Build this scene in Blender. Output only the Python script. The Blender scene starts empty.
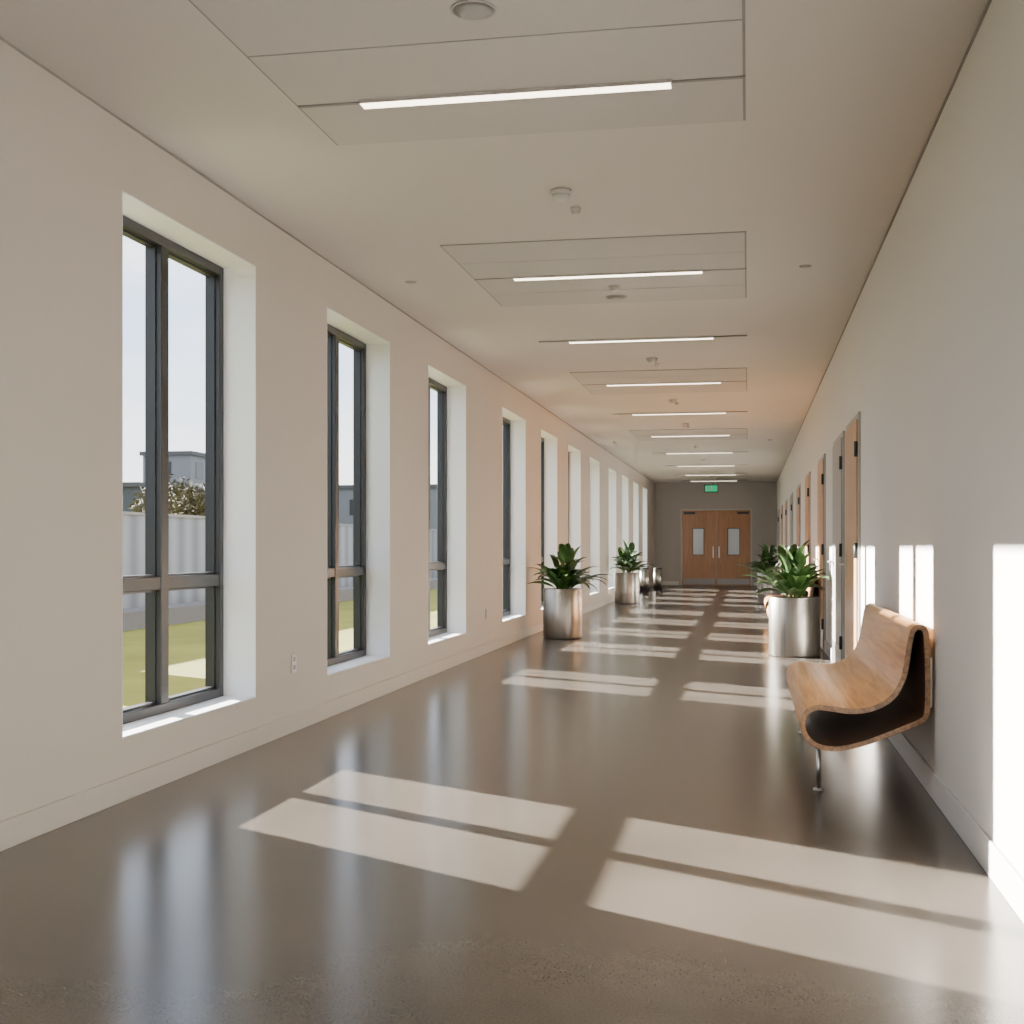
import bpy, bmesh, math, random
from mathutils import Vector, Matrix
random.seed(7)
S=bpy.context.scene
COL=S.collection
XL,XR,H=-2.88,0.868,3.19
YB,YE=-8.0,39.6
XO=-3.19

# ---------------- materials ----------------
def nt(name):
    m=bpy.data.materials.new(name); m.use_nodes=True
    n=m.node_tree.nodes; l=m.node_tree.links
    return m,n,l,n['Principled BSDF']
def simple(name,c,rough=.5,metal=0,noise=0.0,nscale=8,bump=0,bscale=200,spec=.5):
    m,n,l,b=nt(name)
    b.inputs['Roughness'].default_value=rough; b.inputs['Metallic'].default_value=metal
    b.inputs['Specular IOR Level'].default_value=spec
    tc=n.new('ShaderNodeTexCoord')
    nz=n.new('ShaderNodeTexNoise'); nz.inputs['Scale'].default_value=nscale; nz.inputs['Detail'].default_value=4
    l.new(tc.outputs['Object'],nz.inputs['Vector'])
    mx=n.new('ShaderNodeMix'); mx.data_type='RGBA'
    mx.inputs[6].default_value=(*[x*(1-noise) for x in c],1); mx.inputs[7].default_value=(*[min(1,x*(1+noise)) for x in c],1)
    l.new(nz.outputs['Fac'],mx.inputs[0]); l.new(mx.outputs[2],b.inputs['Base Color'])
    if bump:
        nb=n.new('ShaderNodeTexNoise'); nb.inputs['Scale'].default_value=bscale
        l.new(tc.outputs['Object'],nb.inputs['Vector'])
        bp=n.new('ShaderNodeBump'); bp.inputs['Strength'].default_value=bump; bp.inputs['Distance'].default_value=.002
        l.new(nb.outputs['Fac'],bp.inputs['Height']); l.new(bp.outputs['Normal'],b.inputs['Normal'])
    return m
M={}
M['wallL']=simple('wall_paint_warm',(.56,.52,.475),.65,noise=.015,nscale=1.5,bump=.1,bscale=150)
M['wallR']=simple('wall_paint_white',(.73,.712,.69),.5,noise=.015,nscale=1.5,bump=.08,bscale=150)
M['wallE']=simple('wall_end_shaded',(.33,.30,.27),.6,noise=.03)  # darker base colour carries the shade at the far end of the corridor
M['ceil']=simple('ceiling_paint',(.50,.467,.435),.8,noise=.01,nscale=1)
M['panel']=simple('ceiling_panel_felt',(.435,.412,.39),.9,noise=.05,nscale=60,bump=.2)
M['reveal']=simple('reveal_white',(.86,.875,.90),.5,noise=.03,nscale=90,bump=.15,bscale=120)
M['gap']=simple('shadow_gap_grey',(.26,.245,.23),.8)
M['seam']=simple('panel_seam',(.23,.22,.21),.8)
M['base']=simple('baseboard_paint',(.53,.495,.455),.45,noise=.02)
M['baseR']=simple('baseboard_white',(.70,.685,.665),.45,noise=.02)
M['alu']=simple('anthracite_aluminium',(.014,.015,.017),.36,noise=.1,nscale=30,spec=.4)
M['steel']=simple('satin_steel',(.55,.54,.52),.3,metal=1,noise=.05,nscale=30)
M['white']=simple('white_plastic',(.48,.46,.44),.4)
M['grille']=simple('grey_grille',(.29,.28,.27),.5)
M['black']=simple('black_plastic',(.02,.02,.02),.5)
M['benchin']=simple('bench_inner_shade',(.085,.042,.02),.5,noise=.2)  # dark brown paints in the shade inside the bench shell
M['greydoor']=simple('grey_door_laminate',(.33,.31,.29),.4,noise=.04)
M['frame']=simple('door_frame_grey',(.38,.36,.34),.4,noise=.03)
M['soil']=simple('soil',(.035,.022,.014),.95,noise=.5,nscale=40,bump=1,bscale=60)
M['visglass']=simple('door_vision_glass',(.5,.55,.6),.1)
M['grass']=simple('lawn_grass',(.135,.135,.028),.95,noise=.45,nscale=.8,bump=1,bscale=40,spec=.1)
M['kerb']=simple('concrete_kerb',(.06,.06,.065),.9,noise=.1)
M['paving']=simple('gravel_strip',(.10,.10,.09),.9,noise=.3,nscale=50)
M['bldg']=simple('building_cladding',(.05,.055,.065),.8,noise=.1,nscale=.5)
M['bldg2']=simple('building_render',(.13,.135,.145),.8,noise=.1,nscale=.5)
M['bark']=simple('bark',(.04,.03,.022),.9,noise=.4,nscale=6)
M['treeleaf']=simple('tree_foliage',(.06,.05,.022),.9,noise=.5,nscale=2)

def brushed():
    m,n,l,b=nt('brushed_stainless')
    b.inputs['Metallic'].default_value=1
    tc=n.new('ShaderNodeTexCoord'); mp=n.new('ShaderNodeMapping'); mp.inputs['Scale'].default_value=(90,90,1.5)
    nz=n.new('ShaderNodeTexNoise'); nz.inputs['Scale'].default_value=1; nz.inputs['Detail'].default_value=5
    l.new(tc.outputs['Object'],mp.inputs[0]); l.new(mp.outputs[0],nz.inputs['Vector'])
    r=n.new('ShaderNodeValToRGB'); r.color_ramp.elements[0].color=(.18,.165,.15,1); r.color_ramp.elements[1].color=(.37,.345,.315,1)
    l.new(nz.outputs['Fac'],r.inputs[0]); l.new(r.outputs[0],b.inputs['Base Color'])
    mr=n.new('ShaderNodeMapRange'); mr.inputs[3].default_value=.26; mr.inputs[4].default_value=.40
    l.new(nz.outputs['Fac'],mr.inputs[0]); l.new(mr.outputs[0],b.inputs['Roughness'])
    return m
M['brushed']=brushed()

def wood(name,c1,c2,scale,rough=.35):
    m,n,l,b=nt(name)
    tc=n.new('ShaderNodeTexCoord'); mp=n.new('ShaderNodeMapping'); mp.inputs['Scale'].default_value=scale
    nz=n.new('ShaderNodeTexNoise'); nz.inputs['Scale'].default_value=1; nz.inputs['Detail'].default_value=6; nz.inputs['Distortion'].default_value=.6
    l.new(tc.outputs['Object'],mp.inputs[0]); l.new(mp.outputs[0],nz.inputs['Vector'])
    r=n.new('ShaderNodeValToRGB'); r.color_ramp.elements[0].position=.3; r.color_ramp.elements[1].position=.7
    r.color_ramp.elements[0].color=(*c1,1); r.color_ramp.elements[1].color=(*c2,1)
    l.new(nz.outputs['Fac'],r.inputs[0]); l.new(r.outputs[0],b.inputs['Base Color'])
    b.inputs['Roughness'].default_value=rough
    return m
M['bench']=wood('bench_oak_veneer',(.44,.20,.065),(.74,.41,.165),(38,1.4,38))
M['ply']=wood('bench_ply_edge',(.13,.06,.025),(.36,.19,.08),(60,60,60))
M['door']=wood('door_oak',(.40,.205,.085),(.52,.29,.13),(30,30,1.5))
M['doorE']=wood('door_cherry',(.26,.105,.03),(.37,.16,.05),(30,30,1.5))

def leafmat():
    m,n,l,b=nt('plant_leaf')
    tc=n.new('ShaderNodeTexCoord'); nz=n.new('ShaderNodeTexNoise'); nz.inputs['Scale'].default_value=14
    l.new(tc.outputs['Object'],nz.inputs['Vector'])
    r=n.new('ShaderNodeValToRGB'); r.color_ramp.elements[0].position=.3; r.color_ramp.elements[1].position=.75
    r.color_ramp.elements[0].color=(.012,.04,.010,1); r.color_ramp.elements[1].color=(.06,.13,.025,1)
    l.new(nz.outputs['Fac'],r.inputs[0]); l.new(r.outputs[0],b.inputs['Base Color'])
    b.inputs['Roughness'].default_value=.35
    return m
M['leaf']=leafmat()

def floormat():
    m,n,l,b=nt('polished_concrete')
    tc=n.new('ShaderNodeTexCoord')
    a=n.new('ShaderNodeTexNoise'); a.inputs['Scale'].default_value=1.1; a.inputs['Detail'].default_value=5; a.inputs['Roughness'].default_value=.55
    s=n.new('ShaderNodeTexNoise'); s.inputs['Scale'].default_value=130; s.inputs['Detail'].default_value=3
    for x in (a,s): l.new(tc.outputs['Object'],x.inputs['Vector'])
    r=n.new('ShaderNodeValToRGB'); r.color_ramp.elements[0].position=.3; r.color_ramp.elements[1].position=.72
    r.color_ramp.elements[0].color=(.055,.047,.039,1); r.color_ramp.elements[1].color=(.086,.073,.061,1)
    l.new(a.outputs['Fac'],r.inputs[0])
    r2=n.new('ShaderNodeValToRGB'); r2.color_ramp.elements[0].position=.25; r2.color_ramp.elements[1].position=.75
    r2.color_ramp.elements[0].color=(.78,.78,.78,1); r2.color_ramp.elements[1].color=(1.2,1.2,1.2,1)
    l.new(s.outputs['Fac'],r2.inputs[0])
    mx=n.new('ShaderNodeMix'); mx.data_type='RGBA'; mx.blend_type='MULTIPLY'; mx.inputs[0].default_value=1
    l.new(r.outputs[0],mx.inputs[6]); l.new(r2.outputs[0],mx.inputs[7]); l.new(mx.outputs[2],b.inputs['Base Color'])
    b.inputs['Roughness'].default_value=.22
    b.inputs['Specular IOR Level'].default_value=.30
    return m
M['floor']=floormat()

def glassmat():
    m=bpy.data.materials.new('window_glass'); m.use_nodes=True
    n=m.node_tree.nodes; l=m.node_tree.links; n.clear()
    o=n.new('ShaderNodeOutputMaterial'); t=n.new('ShaderNodeBsdfTransparent'); t.inputs[0].default_value=(.95,.965,.965,1)
    l.new(t.outputs[0],o.inputs[0])
    return m
M['glass']=glassmat()
def emis(name,c,s):
    m=bpy.data.materials.new(name); m.use_nodes=True
    n=m.node_tree.nodes; l=m.node_tree.links; n.clear()
    o=n.new('ShaderNodeOutputMaterial'); e=n.new('ShaderNodeEmission'); e.inputs[0].default_value=(*c,1); e.inputs[1].default_value=s
    l.new(e.outputs[0],o.inputs[0]); return m
M['led']=emis('led_diffuser',(1,.84,.66),7.5)
M['exit']=emis('exit_sign_green',(.02,.5,.2),1.0)
def fencemat():
    m,n,l,b=nt('metal_fence_panels')
    b.inputs['Roughness'].default_value=.6
    tc=n.new('ShaderNodeTexCoord'); w=n.new('ShaderNodeTexWave'); w.bands_direction='Y'; w.inputs['Scale'].default_value=.5
    l.new(tc.outputs['Object'],w.inputs['Vector'])
    r=n.new('ShaderNodeValToRGB'); r.color_ramp.elements[0].color=(.045,.055,.075,1); r.color_ramp.elements[1].color=(.105,.12,.145,1)
    l.new(w.outputs['Fac'],r.inputs[0]); l.new(r.outputs[0],b.inputs['Base Color']); return m
M['fence']=fencemat()
def brickmat():
    m,n,l,b=nt('brick'); b.inputs['Roughness'].default_value=.9
    tc=n.new('ShaderNodeTexCoord'); w=n.new('ShaderNodeTexBrick'); w.inputs['Scale'].default_value=5
    w.inputs['Color1'].default_value=(.3,.14,.09,1); w.inputs['Color2'].default_value=(.22,.1,.07,1); w.inputs['Mortar'].default_value=(.4,.38,.35,1)
    mp=n.new('ShaderNodeMapping'); mp.inputs['Rotation'].default_value=(math.pi/2,0,math.pi/2)
    l.new(tc.outputs['Object'],mp.inputs[0]); l.new(mp.outputs[0],w.inputs['Vector']); l.new(w.outputs['Color'],b.inputs['Base Color']); return m
M['brick']=brickmat()

# ---------------- helpers ----------------
def empty(name,loc):
    e=bpy.data.objects.new(name,None); e.location=loc; e.empty_display_size=.1; COL.objects.link(e); return e
def finish(name,bm,mats,parent=None,bevel=0,smooth=False,center=True):
    me=bpy.data.meshes.new(name); 
    c=Vector((0,0,0))
    if center and len(bm.verts):
        mn=Vector([min(v.co[i] for v in bm.verts) for i in range(3)]); mxx=Vector([max(v.co[i] for v in bm.verts) for i in range(3)])
        c=(mn+mxx)/2; bmesh.ops.translate(bm,verts=bm.verts,vec=-c)
    bmesh.ops.recalc_face_normals(bm,faces=bm.faces)
    bm.to_mesh(me); bm.free()
    for m in mats: me.materials.append(M[m])
    if smooth:
        for p in me.polygons: p.use_smooth=True
    o=bpy.data.objects.new(name,me); o.location=c; COL.objects.link(o)
    if parent:
        o.parent=parent; o.matrix_parent_inverse=Matrix.Translation(-Vector(parent.location))
    if bevel:
        b=o.modifiers.new('bevel','BEVEL'); b.width=bevel; b.segments=2; b.limit_method='ANGLE'
    return o
def abox(bm,x0,x1,y0,y1,z0,z1,mi=0):
    vs=[bm.verts.new((x,y,z)) for x in (x0,x1) for y in (y0,y1) for z in (z0,z1)]
    for f in ((0,1,3,2),(4,6,7,5),(0,4,5,1),(2,3,7,6),(0,2,6,4),(1,5,7,3)):
        bm.faces.new([vs[i] for i in f]).material_index=mi
def box(name,x0,x1,y0,y1,z0,z1,mat,parent=None,bevel=0):
    bm=bmesh.new(); abox(bm,x0,x1,y0,y1,z0,z1); return finish(name,bm,[mat],parent,bevel)
def boxes(name,lst,mat,parent=None,bevel=0):
    bm=bmesh.new()
    for b in lst: abox(bm,*b)
    return finish(name,bm,[mat],parent,bevel)
def acyl(bm,x,y,z0,z1,r,seg=24,r2=None,mi=0):
    r2=r if r2 is None else r2
    a=[bm.verts.new((x+r*math.cos(2*math.pi*i/seg),y+r*math.sin(2*math.pi*i/seg),z0)) for i in range(seg)]
    b=[bm.verts.new((x+r2*math.cos(2*math.pi*i/seg),y+r2*math.sin(2*math.pi*i/seg),z1)) for i in range(seg)]
    for i in range(seg):
        f=bm.faces.new((a[i],a[(i+1)%seg],b[(i+1)%seg],b[i])); f.smooth=True; f.material_index=mi
    bm.faces.new(a[::-1]).material_index=mi; bm.faces.new(b).material_index=mi
def cyl(name,x,y,z0,z1,r,mat,parent=None,seg=24,r2=None):
    bm=bmesh.new(); acyl(bm,x,y,z0,z1,r,seg,r2); return finish(name,bm,[mat],parent)

# ---------------- shell ----------------
box('floor',XO,XR+.25,YB-.2,YE+.2,-.2,0,'floor')
box('ceiling',XO,XR+.25,YB-.2,YE+.2,H,H+.25,'ceil')
box('wall_right',XR,XR+.25,YB,YE,0,H,'wallR')
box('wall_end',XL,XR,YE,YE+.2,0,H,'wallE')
box('wall_back',XL,XR,YB-.2,YB,0,H,'wallR')
SILL,TOP=.29,2.86
wins=[(5.46,7.09),(8.38,9.95),(11.2,12.78),(14.75,16.35),(17.6,19.15),(20.35,21.9),(23.2,24.75),(26.4,27.95),(29.3,30.85),(32.2,33.75),(35.1,36.65),(-.7,.9),(-3.6,-2.0),(-6.5,-4.9)]
ws=sorted(wins)
L=[(XO,XL,YB,YE,0,SILL),(XO,XL,YB,YE,TOP,H)]
y=YB
for a,b in ws:
    L.append((XO,XL,y,a,SILL,TOP)); y=b
L.append((XO,XL,y,YE,SILL,TOP))
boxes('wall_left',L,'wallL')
FX0,FX1=-3.175,-3.08
for i,(a,b) in enumerate(wins):
    e=empty(f'window_{i+1}',(-3.13,(a+b)/2,SILL))
    z0,z1=SILL+.005,TOP-.004; a2,b2=a+.004,b-.004
    fw=.055; mc=a+.525*(b-a)
    tz=.96
    bm=bmesh.new()
    abox(bm,FX0,FX1,a2,a2+fw,z0,z1); abox(bm,FX0,FX1,b2-fw,b2,z0,z1)
    abox(bm,FX0,FX1,a2+fw,b2-fw,z0,z0+fw); abox(bm,FX0,FX1,a2+fw,b2-fw,z1-fw,z1)
    abox(bm,FX0,FX1,mc-.045,mc+.045,z0+fw,z1-fw)
    abox(bm,FX0+.004,FX1-.004,a2+fw,mc-.045,tz,tz+.07); abox(bm,FX0+.004,FX1-.004,mc+.045,b2-fw,tz,tz+.07)
    finish('frame',bm,['alu'],e,.004)
    bm=bmesh.new()
    for (p,q) in ((a2+fw,mc-.045),(mc+.045,b2-fw)):
        for (u,v) in ((z0+fw,tz),(tz+.07,z1-fw)):
            s=.012
            abox(bm,-3.155,-3.11,p,p+s,u,v);abox(bm,-3.155,-3.11,q-s,q,u,v)
            abox(bm,-3.155,-3.11,p+s,q-s,u,u+s);abox(bm,-3.155,-3.11,p+s,q-s,v-s,v)
    finish('glazing_beads',bm,['alu'],e)
    bm=bmesh.new()
    for (p,q) in ((a2+fw,mc-.045),(mc+.045,b2-fw)):
        for (u,v) in ((z0+fw,tz),(tz+.07,z1-fw)):
            vs=[bm.verts.new(c) for c in ((-3.13,p+.01,u+.01),(-3.13,q-.01,u+.01),(-3.13,q-.01,v-.01),(-3.13,p+.01,v-.01))]; bm.faces.new(vs)
    finish('glass',bm,['glass'],e)
    boxes('reveal_lining',[(FX1,XL+.001,b-.006,b-.0005,SILL,TOP),(FX1,XL+.001,a+.0005,a+.006,SILL,TOP),(FX1,XL+.001,a,b,TOP-.006,TOP-.0005)],'reveal',e)
    box('sill_board',FX1,XL+.006,a+.006,b-.006,SILL,SILL+.010,'reveal',e,.003)

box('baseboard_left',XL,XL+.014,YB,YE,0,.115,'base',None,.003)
box('baseboard_end',XL+.014,-2.12,YE-.014,YE,0,.115,'base',None,.003)
box('baseboard_end_right',.18,XR-.014,YE-.014,YE,0,.115,'base',None,.003)
box('shadow_gap_strip_1',XL,XL+.004,YB,YE,H-.012,H-.002,'gap')  # flat dark strips drawn in place of the shaded gap below the ceiling
box('shadow_gap_strip_2',XR-.004,XR,YB,YE,H-.022,H-.002,'gap')

# ---------------- doors right wall ----------------
rd=[(10.2,11.45,'door'),(11.85,13.15,'greydoor'),(14.7,15.95,'door'),(18.2,19.4,'door'),(21.6,22.8,'door'),(25.2,26.4,'greydoor'),(28.8,30.0,'door'),(32.4,33.6,'door'),(35.8,37.0,'greydoor')]
y=YB; segs=[]
for i,(a,b,mt) in enumerate(rd):
    e=empty(f'door_{i+1}',(XR,(a+b)/2,0)); top=2.2
    f=.05; fm='frame'
    boxes('frame',[(XR-.018,XR,a,a+f,0,top+f),(XR-.018,XR,b-f,b,0,top+f),(XR-.018,XR,a+f,b-f,top,top+f)],fm,e,.003)
    box('leaf',XR-.030,XR,a+f+.004,b-f-.004,.008,top-.004,mt,e,.002)
    boxes('kick_plate',[(XR-.033,XR-.03,a+f+.03,b-f-.03,.03,.26)],'steel',e)
    bm=bmesh.new()
    for hz in (.25,1.1,1.9): acyl(bm,XR-.034,a+f,hz,hz+.12,.014,10)
    finish('hinges',bm,['black'],e)
    bm=bmesh.new(); hy=b-f-.1
    abox(bm,XR-.036,XR-.03,hy-.025,hy+.025,.93,1.13)
    abox(bm,XR-.085,XR-.036,hy-.009,hy+.009,1.03,1.048)
    abox(bm,XR-.09,XR-.074,hy-.13,hy+.009,1.03,1.048)
    finish('lever_handle',bm,['steel'],e,.003)
    if a>y: segs.append((y,a))
    y=b
segs.append((y,YE-.014))
boxes('baseboard_right',[(XR-.014,XR,p,q,0,.13) for p,q in segs],'baseR',None,.003)

# end double door
e=empty('door_10',(-.97,YE,0)); a,b=-2.02,.08; mid=(a+b)/2; top=2.32; f=.05
boxes('frame',[(a-f,a,YE-.06,YE,0,top+f),(b,b+f,YE-.06,YE,0,top+f),(a,b,YE-.06,YE,top,top+f)],'frame',e,.004)
for s,(p,q) in enumerate(((a+.004,mid-.004),(mid+.004,b-.004))):
    v0,v1=((p+.34,p+.66),(q-.68,q-.34))[s]
    y0,y1=YE-.045,YE
    boxes(f'leaf_{s+1}',[(p,v0,y0,y1,.01,top),(v1,q,y0,y1,.01,top),(v0,v1,y0,y1,.01,.95),(v0,v1,y0,y1,1.75,top)],'doorE',e)
    box(f'vision_panel_{s+1}',v0,v1,YE-.03,YE-.01,.95,1.75,'visglass',e)
    boxes(f'vision_bead_{s+1}',[(v0-.02,v0,y0-.008,y0,.93,1.77),(v1,v1+.02,y0-.008,y0,.93,1.77),(v0,v1,y0-.008,y0,.93,.95),(v0,v1,y0-.008,y0,1.75,1.77)],'black',e)
    box(f'kick_plate_{s+1}',p+.03,q-.03,y0-.005,y0,.03,.2,'grille',e)
    hx=mid-.09 if s==0 else mid+.09
    box(f'pull_handle_{s+1}',hx-.015,hx+.015,y0-.06,y0-.03,.85,1.2,'steel',e,.004)
    boxes(f'handle_posts_{s+1}',[(hx-.01,hx+.01,y0-.04,y0,.9,.92),(hx-.01,hx+.01,y0-.04,y0,1.13,1.15)],'steel',e)
    box(f'closer_{s+1}',p+.05 if s==0 else q-.4,p+.4 if s==0 else q-.05,y0-.06,y0,top-.12,top-.05,'black',e)

# ---------------- ceiling panels + lights ----------------
def cpanel(y0,y1,n):
    e=empty('acoustic_ceiling_panel',(-1,(y0+y1)/2,H))
    x0,x1=-2.01,-.01
    box('backing',x0,x1,y0,y1,H-.004,H,'seam',e)
    st=(y1-y0)/n
    boxes('strips',[(x0+.012,x1-.012,y0+st*i+.006,y0+st*(i+1)-.006,H-.008,H-.004) for i in range(n)],'panel',e,.001)
cpanel(3.10,6.0,5); cpanel(8.12,10.28,4); cpanel(14.3,16.45,4); cpanel(21.6,23.8,4)
for yl in (1.9,5.43,9.17,12.1,15.4,18.9,22.7,26.9,31.2,35.2,38.4,-1.5,-5):
    e=empty('linear_ceiling_light',(-1.01,yl,H))
    x0,x1=-1.70,-.325
    boxes('housing',[(x0-.006,x1+.006,yl-.039,yl-.033,H-.024,H),(x0-.006,x1+.006,yl+.033,yl+.039,H-.024,H),(x0-.006,x0,yl-.033,yl+.033,H-.024,H),(x1,x1+.006,yl-.033,yl+.033,H-.024,H)],'panel',e)
    box('diffuser',x0,x1,yl-.033,yl+.033,H-.026,H-.002,'led',e)
    boxes('track_slot',[(-2.0,x0-.006,yl-.010,yl+.010,H-.012,H),(x1+.006,-.01,yl-.010,yl+.010,H-.012,H)],'seam',e)
def disc(name,x,y,r,h,mat='white'):
    bm=bmesh.new(); acyl(bm,x,y,H-h*.5,H-.0005,r); acyl(bm,x,y,H-h,H-h*.5,r*.55,24,r*.9); finish(name,bm,[mat])
disc('ceiling_speaker',-1.0,4.56,.085,.03,'grille')
disc('ceiling_speaker',-1.03,10.02,.085,.03,'grille')
for x,yy in ((-1.03,7.0),(-1.0,13.4),(-1.0,17.2),(-1.0,20.6),(-1.0,25.2),(-1,29)):
    disc('smoke_detector',x,yy,.06,.055)
    disc('sprinkler_head',x+.03,yy+.38,.03,.04,'white')
disc('smoke_detector',-1.0,9.6,.045,.05)
for x,yy in ((-2.5,9.2),(.4,9.2),(-2.5,24),(.4,24)): disc('recessed_downlight',x,yy,.045,.012,'grille')
e=empty('exit_sign',(-.95,33.5,H))
box('body',-1.13,-.77,33.49,33.53,2.62,2.82,'black',e,.004)
box('face',-1.11,-.79,33.485,33.49,2.64,2.80,'exit',e)
boxes('running_figure',[(-.99,-.95,33.481,33.485,2.68,2.76),(-.965,-.935,33.481,33.485,2.765,2.79),(-1.03,-.99,33.481,33.485,2.67,2.69)],'white',e)
boxes('hanger_rods',[(-1.06,-1.05,33.505,33.515,2.82,H),(-.85,-.84,33.505,33.515,2.82,H)],'steel',e)
def plate(name,y,z,w=.08,h=.12):
    e=empty(name,(XL,y,z))
    box('plate',XL,XL+.008,y-w/2,y+w/2,z-h/2,z+h/2,'wallR',e,.002)
    boxes('sockets',[(XL+.008,XL+.0095,y-.018,y+.018,z+.012,z+.04),(XL+.008,XL+.0095,y-.018,y+.018,z-.04,z-.012)],'grille',e)
plate('wall_outlet',7.72,.44); plate('wall_outlet',13.8,.44)

# ---------------- bench ----------------
prof=[(.035,.80),(.075,.822),(.112,.80),(.130,.73),(.142,.65),(.160,.565),(.205,.485),(.285,.435),(.38,.418),(.47,.428),(.545,.432),(.60,.405),(.622,.345),(.608,.28),(.56,.232),(.49,.212),(.41,.218),(.30,.25),(.17,.305),(.06,.355),(.028,.40),(.022,.50),(.022,.60),(.024,.70)]
def catmull(P,k=5):
    out=[];n=len(P)
    for i in range(n):
        p0,p1,p2,p3=[Vector(P[(i+j-1)%n]) for j in range(4)]
        for s in range(k):
            t=s/k
            out.append(.5*((2*p1)+(-p0+p2)*t+(2*p0-5*p1+4*p2-p3)*t*t+(-p0+3*p1-3*p2+p3)*t**3))
    return out
def bench(y0,y1):
    e=empty('bentwood_bench',(XR-.3,(y0+y1)/2,0))
    C=catmull(prof); n=len(C); th=.026
    inner=[]
    for i in range(n):
        t=(C[(i+1)%n]-C[i-1]).normalized(); nn=Vector((t.y,-t.x))
        inner.append(C[i]+nn*th)
    cen=sum(C,Vector((0,0)))/n
    if sum((p-cen).length for p in inner)>sum((p-cen).length for p in C):
        inner=[C[i]*2-inner[i] for i in range(n)]
    bm=bmesh.new()
    rows=[]
    for yy in (y0,y1):
        rows.append(([bm.verts.new((XR-p.x,yy,p.y)) for p in C],[bm.verts.new((XR-p.x,yy,p.y)) for p in inner]))
    (o0,i0),(o1,i1)=rows
    for i in range(n):
        j=(i+1)%n
        f=bm.faces.new((o0[i],o0[j],o1[j],o1[i])); f.smooth=True
        f=bm.faces.new((i0[i],i0[j],i1[j],i1[i])); f.smooth=True; f.material_index=2
        f=bm.faces.new((o0[i],o0[j],i0[j],i0[i])); f.material_index=1
        f=bm.faces.new((o1[i],o1[j],i1[j],i1[i])); f.material_index=1
    o=finish('bent_plywood_shell',bm,['bench','ply','benchin'],e)
    bv=o.modifiers.new('b','BEVEL'); bv.width=.003; bv.segments=2; bv.limit_method='ANGLE'; bv.angle_limit=math.radians(60)
    for k,yy in enumerate((y0+.13,y1-.3)):
        bm=bmesh.new(); x=XR-.53
        acyl(bm,x,yy,.008,.222,.011,16); acyl(bm,x,yy,0,.010,.026,20); acyl(bm,x,yy,.210,.224,.03,20)
        finish(f'leg_{k+1}',bm,['steel'],e)
        boxes(f'wall_bracket_{k+1}',[(XR-.02,XR-.0005,yy-.03,yy+.03,.42,.66)],'steel',e)
bench(6.2,8.55)
bench(15.2,17.3)
bench(18.3,20.4)

# ---------------- planters ----------------
def leaf(bm,base,az,length,width,e0,droop,twist=0):
    n=9; d=Vector((math.cos(az),math.sin(az),0)); side=Vector((-math.sin(az),math.cos(az),0))
    side=(side*math.cos(twist)+Vector((0,0,1))*math.sin(twist))
    p=Vector(base); el=e0; rows=[]
    for i in range(n+1):
        t=i/n
        w=width*.5*(.12 if t<.12 else max(.12,math.sin(math.pi*((t-.1)/.9)**.85)**.8 if t<1 else 0))
        if i==n: w=.001
        fold=w*.35
        up=(Vector((0,0,1))*math.cos(el)-d*math.sin(el))
        rows.append([bm.verts.new(p-side*w+up*fold),bm.verts.new(p),bm.verts.new(p+side*w+up*fold)])
        p=p+(d*math.cos(el)+Vector((0,0,1))*math.sin(el))*(length/n)
        el-=droop/n*(0.5+t)
    for i in range(n):
        for k in (0,1):
            f=bm.faces.new((rows[i][k],rows[i][k+1],rows[i+1][k+1],rows[i+1][k])); f.smooth=True
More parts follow.
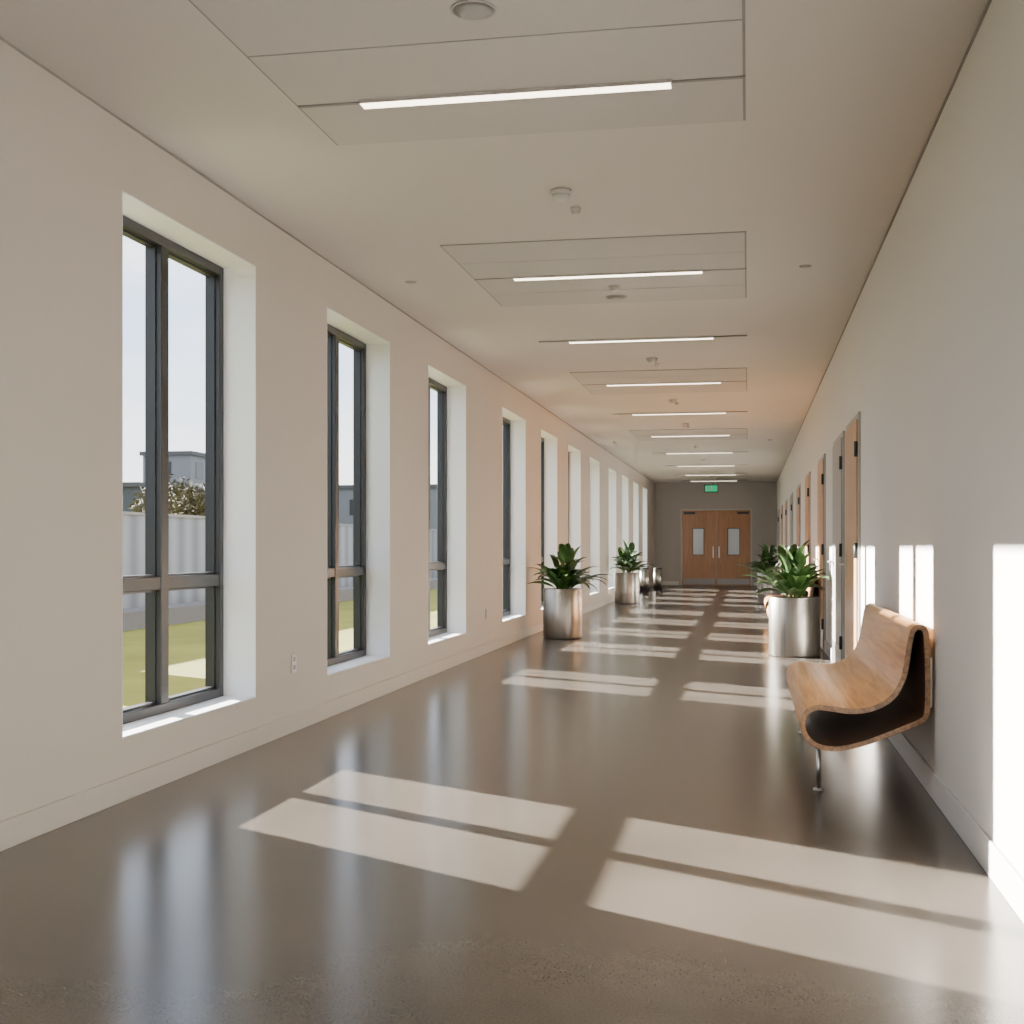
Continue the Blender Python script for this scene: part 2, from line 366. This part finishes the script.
def planter(x,y,r=.25,h=.64,ph=.6,spread=1,seed=0,nl=34,arch=14):
    random.seed(seed)
    e=empty('potted_plant',(x,y,0))
    bm=bmesh.new(); seg=48
    rings=[(r-.012,0),(r-.004,.006),(r,.02),(r,h-.006),(r-.003,h),(r-.014,h),(r-.016,h-.006),(r-.016,h-.09)]
    V=[[bm.verts.new((x+rr*math.cos(2*math.pi*i/seg),y+rr*math.sin(2*math.pi*i/seg),z)) for i in range(seg)] for rr,z in rings]
    for a in range(len(V)-1):
        for i in range(seg):
            f=bm.faces.new((V[a][i],V[a][(i+1)%seg],V[a+1][(i+1)%seg],V[a+1][i])); f.smooth=True
    bm.faces.new(V[0][::-1]); finish('metal_pot',bm,['brushed'],e)
    cyl('soil',x,y,h-.1,h-.045,r-.018,'soil',e,32)
    bs=bmesh.new(); bm=bmesh.new()
    ns=nl//5
    for k in range(ns):
        az=k*2.399+random.uniform(-.4,.4)
        lean=random.uniform(.08,.5)*(1 if k else .2)
        if (x>0 and math.cos(az)>.3) or (x<0 and math.cos(az)<-.3): lean*=.4
        L_=ph*random.uniform(.4,.66)
        b0=Vector((x+r*.4*random.random()*math.cos(az),y+r*.4*math.sin(az)*random.random(),h-.05))
        d=Vector((math.cos(az)*lean,math.sin(az)*lean,1)).normalized()
        tip=b0+d*L_
        s1=d.orthogonal().normalized(); s2=d.cross(s1)
        ra=[bs.verts.new(b0+(s1*math.cos(q)+s2*math.sin(q))*.009) for q in (0,2.1,4.2)]
        rb=[bs.verts.new(tip+(s1*math.cos(q)+s2*math.sin(q))*.004) for q in (0,2.1,4.2)]
        for q in range(3): bs.faces.new((ra[q],ra[(q+1)%3],rb[(q+1)%3],rb[q]))
        for j in range(6):
            t=.15+.85*j/5
            laz=az+j*2.4+random.uniform(-.4,.4)
            e0=math.radians(20+45*t+random.uniform(-10,12)) if j<5 else math.radians(80)
            ln=ph*random.uniform(.5,.75)*(1.1-.4*t)
            pb=b0+d*L_*t
            wx=pb.x+math.cos(laz)*ln*.8
            if wx>XR-.06 or wx<XL+.06: e0=math.radians(75); ln*=.7
            leaf(bm,pb,laz,ln*spread,.105*random.uniform(.8,1.2)*ph/.6,e0,random.uniform(.5,1.4),random.uniform(-.4,.4))
    for k in range(arch):
        az=k*2.399+.7; e0=math.radians(random.uniform(38,62)); ln=ph*random.uniform(.85,1.1)
        wx=x+math.cos(az)*ln*.8
        if wx>XR-.06 or wx<XL+.06: e0=math.radians(76); ln*=.75
        leaf(bm,(x+.06*math.cos(az),y+.06*math.sin(az),h-.05),az,ln*spread,.09*ph/.6,e0,random.uniform(1.1,1.9),random.uniform(-.3,.3))
    for v in bm.verts:
        v.co.x=min(max(v.co.x,XL+.03+.02*random.random()),XR-.03-.02*random.random())
    finish('leaves',bm,['leaf'],e); finish('stems',bs,['leaf'],e)
planter(-2.38,16.3,.255,.645,.64,1,1,30,22)
planter(-2.5,26.4,.255,.645,.68,1,2,45,8)
planter(.5,14.1,.275,.64,.66,1.05,3,40,22)
planter(.45,27.0,.26,.645,.66,1,4,34,14)
def bin_(x,y,r,h,mat):
    e=empty('waste_bin',(x,y,0))
    cyl('body',x,y,.01,h,r,mat,e,32); cyl('foot_ring',x,y,0,.012,r*.92,'black',e,32)
    cyl('lid',x,y,h,h+.03,r*1.03,'black',e,32,r*.8)
bin_(-2.45,35.0,.12,.58,'brushed'); bin_(-2.66,33.0,.12,.62,'brushed')

# ---------------- exterior ----------------
G=-.05
box('lawn',-120,XO-.35,-40,160,-.25,G,'grass')
box('gravel_strip',XO-.35,XO,-40,60,-.25,G,'paving')
box('concrete_kerb',-9.6,-9.0,-20,90,G,.22,'kerb')
e=empty('metal_fence',(-10.6,20,G))
box('panels',-10.65,-10.6,-10,90,G,1.75,'fence',e)
boxes('posts',[(-10.6,-10.54,k*2.4-10,k*2.4-9.93,G,1.82) for k in range(42)],'alu',e)
box('rail',-10.6,-10.55,-10,90,1.75,1.8,'alu',e)
e=empty('sun_blocker_pier',(-7.4,11.52,G))  # added pier, out of view, keeps the sun out of the second window
box('blocker_shaft',-7.6,-7.2,10.68,12.34,G,3.9,'brick',e); box('blocker_coping',-7.66,-7.14,10.64,12.38,3.9,4.0,'kerb',e,.01)
def building(name,x0,x1,y0,y1,h,mat):
    e=empty(name,((x0+x1)/2,(y0+y1)/2,G+.03))
    box('walls',x0,x1,y0,y1,G+.03,h,mat,e); box('parapet',x0-.2,x1+.2,y0-.2,y1+.2,h,h+.3,'kerb',e)
    L=[];z=1
    while z<h-1.6:
        k=x0+1
        while k<x1-1.6: L.append((k,k+1.4,y0-.03,y0+.02,z,z+1.3)); k+=2.6
        k=y0+1
        while k<y1-1.6: L.append((x1-.02,x1+.03,k,k+1.4,z,z+1.3)); k+=2.6
        z+=2.8
    if L: boxes('window_band',L,'alu',e)
building('office_building',-62,-40,78,92,5.2,'bldg')
building('apartment_building',-47,-43,92.5,104,8.4,'bldg2')
building('office_building',-36,-18,100,120,6,'bldg2')
def tree(x,y,h,r,seed):
    random.seed(seed); e=empty('tree',(x,y,G))
    bm=bmesh.new(); acyl(bm,x,y,G,h*.6,.18,10,.08)
    for k in range(7):
        az=random.random()*6.28; z=h*random.uniform(.35,.6)
        a=Vector((x,y,z)); b=a+Vector((math.cos(az)*r*.7,math.sin(az)*r*.7,h*.25))
        d=(b-a); s=Vector((-d.y,d.x,0)).normalized()*.04
        v=[bm.verts.new(q) for q in (a-s,a+s,b+s*.3,b-s*.3)]; bm.faces.new(v)
    finish('trunk',bm,['bark'],e)
    bm=bmesh.new()
    for k in range(1100):
        v=Vector((random.gauss(0,1),random.gauss(0,1),random.gauss(0,1))).normalized()*r*random.uniform(.4,1)
        c=Vector((x+v.x,y+v.y,h*.68+v.z*.8)); u=Vector((random.gauss(0,1),random.gauss(0,1),random.gauss(0,1))).normalized()*.13
        w=u.cross(Vector((random.random(),random.random(),1))).normalized()*.07
        bm.faces.new([bm.verts.new(q) for q in (c-u,c+w,c+u,c-w)])
    finish('foliage',bm,['treeleaf'],e)
tree(-24.2,50,4.4,1.6,1); tree(-21.4,47,3.9,1.3,2); tree(-20,52,4.8,1.8,3); tree(-28.5,58,4.3,1.5,4)

# ---------------- light ----------------
d=Vector((1,-.56,-.40)).normalized()
sl=bpy.data.lights.new('sun','SUN'); sl.energy=98; sl.angle=math.radians(.5); sl.color=(1,.925,.835)
so=bpy.data.objects.new('sun',sl); so.rotation_euler=d.to_track_quat('-Z','Y').to_euler(); so.location=(-10,10,8); COL.objects.link(so)
w=bpy.data.worlds.new('sky'); S.world=w; w.use_nodes=True; n=w.node_tree.nodes; l=w.node_tree.links
bg=n['Background']; bg.inputs[1].default_value=3.6
tc=n.new('ShaderNodeTexCoord'); mp=n.new('ShaderNodeMapping'); mp.inputs['Scale'].default_value=(2,2,6)
nz=n.new('ShaderNodeTexNoise'); nz.inputs['Scale'].default_value=1.6; nz.inputs['Detail'].default_value=6
l.new(tc.outputs['Generated'],mp.inputs[0]); l.new(mp.outputs[0],nz.inputs['Vector'])
r=n.new('ShaderNodeValToRGB'); r.color_ramp.elements[0].position=.38; r.color_ramp.elements[1].position=.62
r.color_ramp.elements[0].color=(.60,.73,.95,1); r.color_ramp.elements[1].color=(1,1,1,1)
l.new(nz.outputs['Fac'],r.inputs[0]); l.new(r.outputs[0],bg.inputs[0])

# ---------------- camera ----------------
cd=bpy.data.cameras.new('camera'); cd.sensor_width=36; cd.lens=36*1260/1024; cd.shift_y=.034; cd.clip_end=500
co=bpy.data.objects.new('camera',cd); co.location=(0,0,1.19); co.rotation_euler=(math.pi/2,0,math.atan(236/1260)); COL.objects.link(co)
S.camera=co
